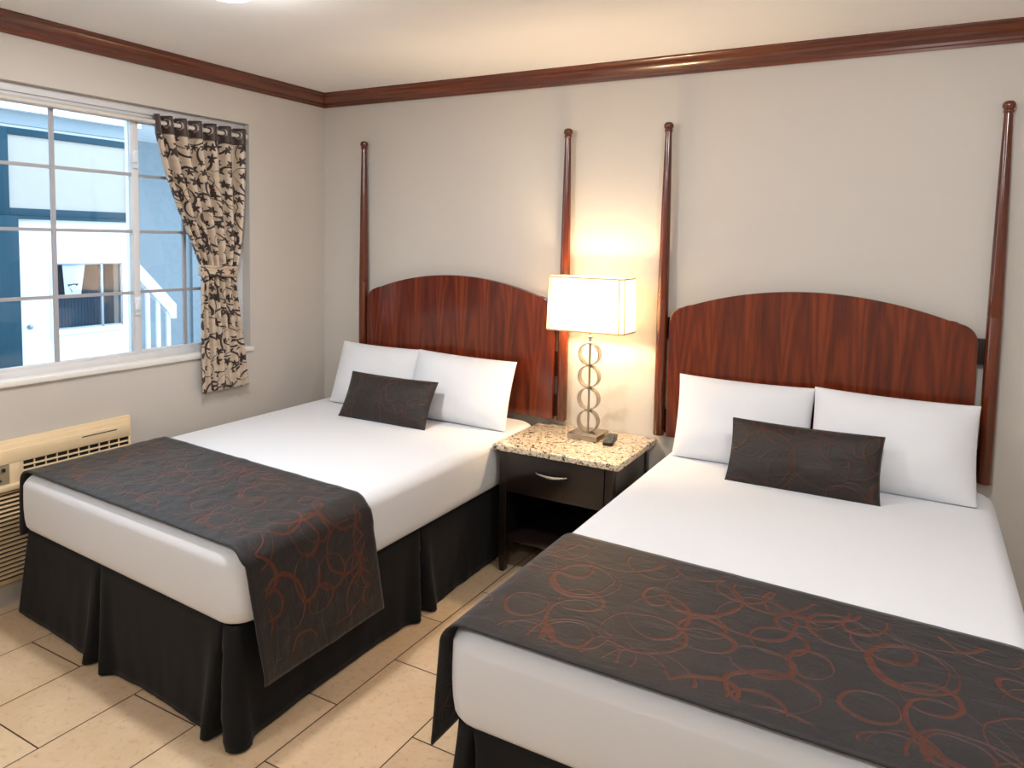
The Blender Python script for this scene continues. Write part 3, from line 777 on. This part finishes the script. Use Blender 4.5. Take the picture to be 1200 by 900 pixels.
# folds are uneven: wide loops by the free edge, tight ones by the jamb (u of each fold crest)
def fold_phase(u): return 2*PI*6.5*(u**.86)
def edges(z):
    """left/right edge (y) and depth x of the curtain at height z"""
    K = [(2.150, -1.128, -.583, -.022), (2.060, -1.120, -.586, -.022), (1.90, -1.082, -.594, -.020), (1.70, -1.014, -.612, -.010), (1.52, -.945, -.640, .004), (1.42, -.912, -.668, .012), (1.375, -.906, -.690, .016), (1.33, -.906, -.692, .018),
         (1.25, -.912, -.684, .022), (1.10, -.920, -.668, .032), (.95, -.924, -.650, .040), (.742, -.926, -.622, .042)]
    for (za, a, b, c), (zb_, a2, b2, c2) in zip(K, K[1:]):
        if z >= zb_ - 1e-6:
            t = (za-z)/(za-zb_); return a+(a2-a)*t, b+(b2-b)*t, c+(c2-c)*t
    return K[-1][1:]
def amp(z):
    if z > 1.9: return .026 + .004*min(1, (2.15-z)/.2)
    if z > 1.37: return .021 + .009*(z-1.37)/.53
    return .021 - .004*min(1, (1.37-z)/.2) - .006*min(1, (1.37-z)/.5)
def cpt(uu, z):
    a, b, c = edges(z)
    if z < 1.33:
        bz = (1.33-z)/.6
    u_ = uu + .010*math.sin(fold_phase(uu)*2+1)
    y = a + (b-a)*uu
    ph = fold_phase(uu)
    s = math.sin(ph); s = math.copysign(abs(s)**.75, s)
    x = c + amp(z)*s + .006*mnoise.noise((uu*6, z*3, 1.7))
    if z < 1.33: x += .004*math.sin(uu*PI*5+1)*min(1, (1.33-z)/.3)
    return Vector((x, y, z))
def cloth(z_hi, z_lo, NU, NZ_, mat, name, parent, off=0, hemdrop=0):
    bm = bmesh.new(); uvl = bm.loops.layers.uv.new('UVMap'); g_ = []; info = {}
    ulen = [0]; 
    zr = 2.05
    for i in range(NU):
        ulen.append(ulen[-1] + (cpt((i+1)/NU, zr)-cpt(i/NU, zr)).length)
    for j in range(NZ_+1):
        z = z_hi+(z_lo-z_hi)*j/NZ_; row = []; ul = 0; pp_ = None
        for i in range(NU+1):
            p = cpt(i/NU, z); p.x += off
            if hemdrop: p.z += hemdrop*(j/NZ_)**6*math.sin(fold_phase(i/NU))
            vt = bm.verts.new(p); ul += 0 if i == 0 else (p-pp_).length; pp_ = p.copy(); info[vt] = (ul*.9, z); row.append(vt)
        g_.append(row)
    for a, b in zip(g_, g_[1:]):
        for i in range(NU):
            fc = bm.faces.new((a[i], a[i+1], b[i+1], b[i]))
            for l_ in fc.loops: l_[uvl].uv = info[l_.vert]
    info.clear()
    o = obj(name, bm, mat, parent, autos=80)
    md = o.modifiers.new('thick', 'SOLIDIFY'); md.thickness = .0018; md.offset = 0
    return o
cu = thing('curtain', 'beige curtain with dark vine pattern tied back at the right side of the window', 'curtain', (.0, -.80, .742))
cloth(2.062, .742, 200, 110, M['curtain'], 'panel', cu, 0, .006)
hd = cloth(2.150, 2.058, 200, 8, M['header'], 'header', cu, .0)
# grommets where the cloth crosses the rod
k = 0; prev = None
for i in range(1, 400):
    uu = i/400; s = math.sin(fold_phase(uu))
    if prev is not None and prev*s < 0:
        p = cpt(uu, RZ)
        bm = bmesh.new(); pts = []
        q0, q1 = cpt(max(0, uu-.01), RZ), cpt(min(1, uu+.01), RZ); tdir = (q1-q0).normalized()
        for a in range(25): pts.append(p + .0205*(math.cos(2*PI*a/24)*tdir + math.sin(2*PI*a/24)*Vector((0, 0, 1))))
        tube(bm, pts, .0045, 10, cap=False); obj('grommet', bm, M['chrome'], hd)
    prev = s
# tieback band
bm = bmesh.new(); uvl = bm.loops.layers.uv.new('UVMap'); g_ = []; info = {}
a, b, c = edges(1.375); yc = (a+b)/2; ry = (b-a)/2+.006
for i in range(65):
    th = 2*PI*i/64; row = []
    for j in range(7):
        z = 1.345+.056*j/6 + .020*(1-math.cos(th-PI))*.25 - .012*math.cos(th)*0
        y = yc + ry*math.cos(th); slope = -.10*(y-yc)
        x = c + .032*math.copysign(abs(math.sin(th))**.7, math.sin(th)) + .002*math.sin(j*2.1+th*3)
        vt = bm.verts.new((x, y, z+slope)); info[vt] = (th*.07+.5, z+.3); row.append(vt)
    g_.append(row)
for r0, r1 in zip(g_, g_[1:]):
    for j in range(6):
        fc = bm.faces.new((r0[j], r0[j+1], r1[j+1], r1[j]))
        for l_ in fc.loops: l_[uvl].uv = info[l_.vert]
info.clear()
tb = obj('tieback', bm, M['curtain'], cu, autos=80)
md = tb.modifiers.new('thick', 'SOLIDIFY'); md.thickness = .003

# ================================================================== OUTSIDE
struct(obj('ground_outside', B(-9, -.16, -8, 9, -.2, -.05), M['concrete'], smooth=False))
XB = -3.0
bd = thing('building', 'white stucco building across the walkway seen through the window', 'building', (XB, 0, -.05))
bm = bmesh.new()
# facade with a window hole (y .0-.59, z .745-1.31)
box(bm, XB-.15, XB, -3.2, 0.005, -.05, 2.40); box(bm, XB-.15, XB, .585, .70, -.05, 2.40)
box(bm, XB-.15, XB, .005, .585, -.05, .748); box(bm, XB-.15, XB, .005, .585, 1.308, 2.40)
box(bm, XB-1.8, XB, .66, .70, -.05, 3.0)
obj('wall', bm, M['xwhite'], bd, smooth=False)
bm = bmesh.new(); box(bm, XB-.15, XB+.03, -3.2, .70, 2.40, 2.505, .0); obj('frieze', bm, M['xblue'], bd, smooth=False)
bm = bmesh.new(); box(bm, XB-.15, XB+.10, -3.2, .72, 2.505, 2.9); obj('fascia', bm, M['xtrim'], bd, smooth=False)
# upper framed panel
bm = bmesh.new(); yA, yB, zA, zB = -.335, .625, 1.75, 2.32
for q in ((yA, yB, zB, zB+.055), (yA, yB, zA-.062, zA), (yA-.09, yA, zA-.062, zB+.055), (yB, yB+.03, zA-.062, zB+.055)):
    box(bm, XB, XB+.03, q[0], q[1], q[2], q[3], .003)
box(bm, XB, XB+.045, yA-.07, yB+.04, zA-.085, zA-.062, .003)
uf = obj('upper_window_frame', bm, M['navy'], bd)
bm = bmesh.new(); box(bm, XB, XB+.012, yA, yB, zA, zB); obj('blind', bm, M['xpanel'], uf, smooth=False)
# navy door at the left
bm = bmesh.new(); box(bm, XB, XB+.05, -1.35, -.285, -.05, 1.69, .004); box(bm, XB+.05, XB+.062, -1.25, -.36, .15, 1.55, .004); obj('door', bm, M['navy'], bd)
bm = bmesh.new(); box(bm, XB, XB+.03, -.10+.06, -.018, .66, 1.35, .003); obj('trim_strip', bm, M['xtrim'], bd)
bm = bmesh.new(); lathe(bm, (0, 0, 0), [(.02, 0), (.022, .008), (.012, .012), (.016, .03), (.004, .034)], 16)
bmesh.ops.transform(bm, matrix=Matrix.Translation((XB, -.202, .80)) @ Matrix.Rotation(PI/2, 4, 'Y'), verts=bm.verts); obj('wall_tap', bm, M['alu'], bd)
# lower window
bm = bmesh.new(); a_, b_, c_, d_ = .005, .585, .748, 1.308
for q in ((a_, a_+.014, c_, d_), (b_-.014, b_, c_, d_), (a_, b_, c_, c_+.014), (a_, b_, d_-.014, d_), (.392, .412, c_, d_)):
    box(bm, XB-.05, XB-.01, q[0], q[1], q[2], q[3], .002)
lw = obj('lower_window_frame', bm, M['alu'], bd)
for q in ((a_+.012, .394), (.410, b_-.012)):
    obj('pane', B(XB-.034, XB-.031, q[0], q[1], c_+.012, d_-.012), M['xglass'], lw, smooth=False)
bm = bmesh.new(); box(bm, XB-.01, XB+.02, a_-.02, b_+.02, c_-.04, c_-.004, .003); obj('sill', bm, M['xtrim'], lw)
bm = bmesh.new()
for kk in range(40):
    yy = a_+.02+kk*.0139
    box(bm, XB-.145, XB-.138+.004*(kk % 2), yy, yy+.0138, c_, d_)
obj('drapes', bm, M['slate'], lw, smooth=False)
bm = bmesh.new(); box(bm, XB-.128, XB-.122, .25, .575, 1.06, d_-.004); obj('valance', bm, M['maroon'], lw, smooth=False)
pn = thing('pennant', 'white tapered pennant with dark emblem hanging in the window across the walkway', 'pennant', (XB-.06, .18, 1.04))
bm = bmesh.new(); prism(bm, [(.083, 1.292), (.272, 1.292), (.232, 1.035), (.100, 1.035)], 'x', XB-.041, XB-.037); obj('cloth', bm, M['banner'], pn, smooth=False)
bm = bmesh.new()
prism(bm, [(.115, 1.134), (.130, 1.126), (.150, 1.128), (.172, 1.133), (.195, 1.129), (.214, 1.133), (.210, 1.122), (.200, 1.114), (.192, 1.106), (.190, 1.118), (.175, 1.123), (.158, 1.121), (.150, 1.106), (.146, 1.120), (.136, 1.112), (.129, 1.103), (.126, 1.118)], 'x', XB-.037, XB-.0364)
prism(bm, [(.134, 1.104), (.138, 1.102), (.160, 1.069), (.163, 1.064), (.157, 1.056), (.150, 1.060), (.152, 1.068)], 'x', XB-.037, XB-.0364)
obj('emblem', bm, M['emblem'], pn, smooth=False)
# recessed blue-grey wall and stair railing
bm = bmesh.new(); box(bm, -4.75, -4.6, .70, 6.0, -.05, 3.2); box(bm, -4.6, -4.56, 2.46, 2.50, -.05, 3.2)
tag(obj('exterior_wall', bm, M['xblue'], None, smooth=False, origin=(-4.68, 3.3, -.05)), 'blue grey wall behind the white stair railing outside the window', 'wall')
struct(obj('walkway_roof', B(-4.8, XB-.0, .72, 6.0, 2.62, 2.74), M['xtrim'], smooth=False))
sr_ = thing('stair_railing', 'white sloping stair railing seen through the right pane of the window', 'railing', (-3.5, 1.2, -.05))
p0_, p1_ = Vector((-3.5, .86, 1.475)), Vector((-3.5, 1.41, .885))
bm = bmesh.new()
dz = (p1_.z-p0_.z)/(p1_.y-p0_.y); th_ = .16
prism(bm, [(.80, p0_.z-dz*-.0+dz*(.80-.86)), (1.447, p0_.z+dz*(1.447-.86)), (1.447, .70), (1.39, .70), (1.36, p0_.z+dz*(1.36-.86)-th_), (.80, p0_.z+dz*(.80-.86)-th_)], 'x', -3.54, -3.46, .004); obj('handrail', bm, M['xtrim'], sr_, smooth=False)
for yy in (.80, .92, 1.035, 1.150, 1.262, 1.375):
    zt_ = p0_.z+dz*(yy-.86)-th_+.03
    bm = bmesh.new(); box(bm, -3.515, -3.485, yy-.019, yy+.019, -.05, min(zt_, 1.2), .003); obj('baluster', bm, M['xtrim'], sr_)
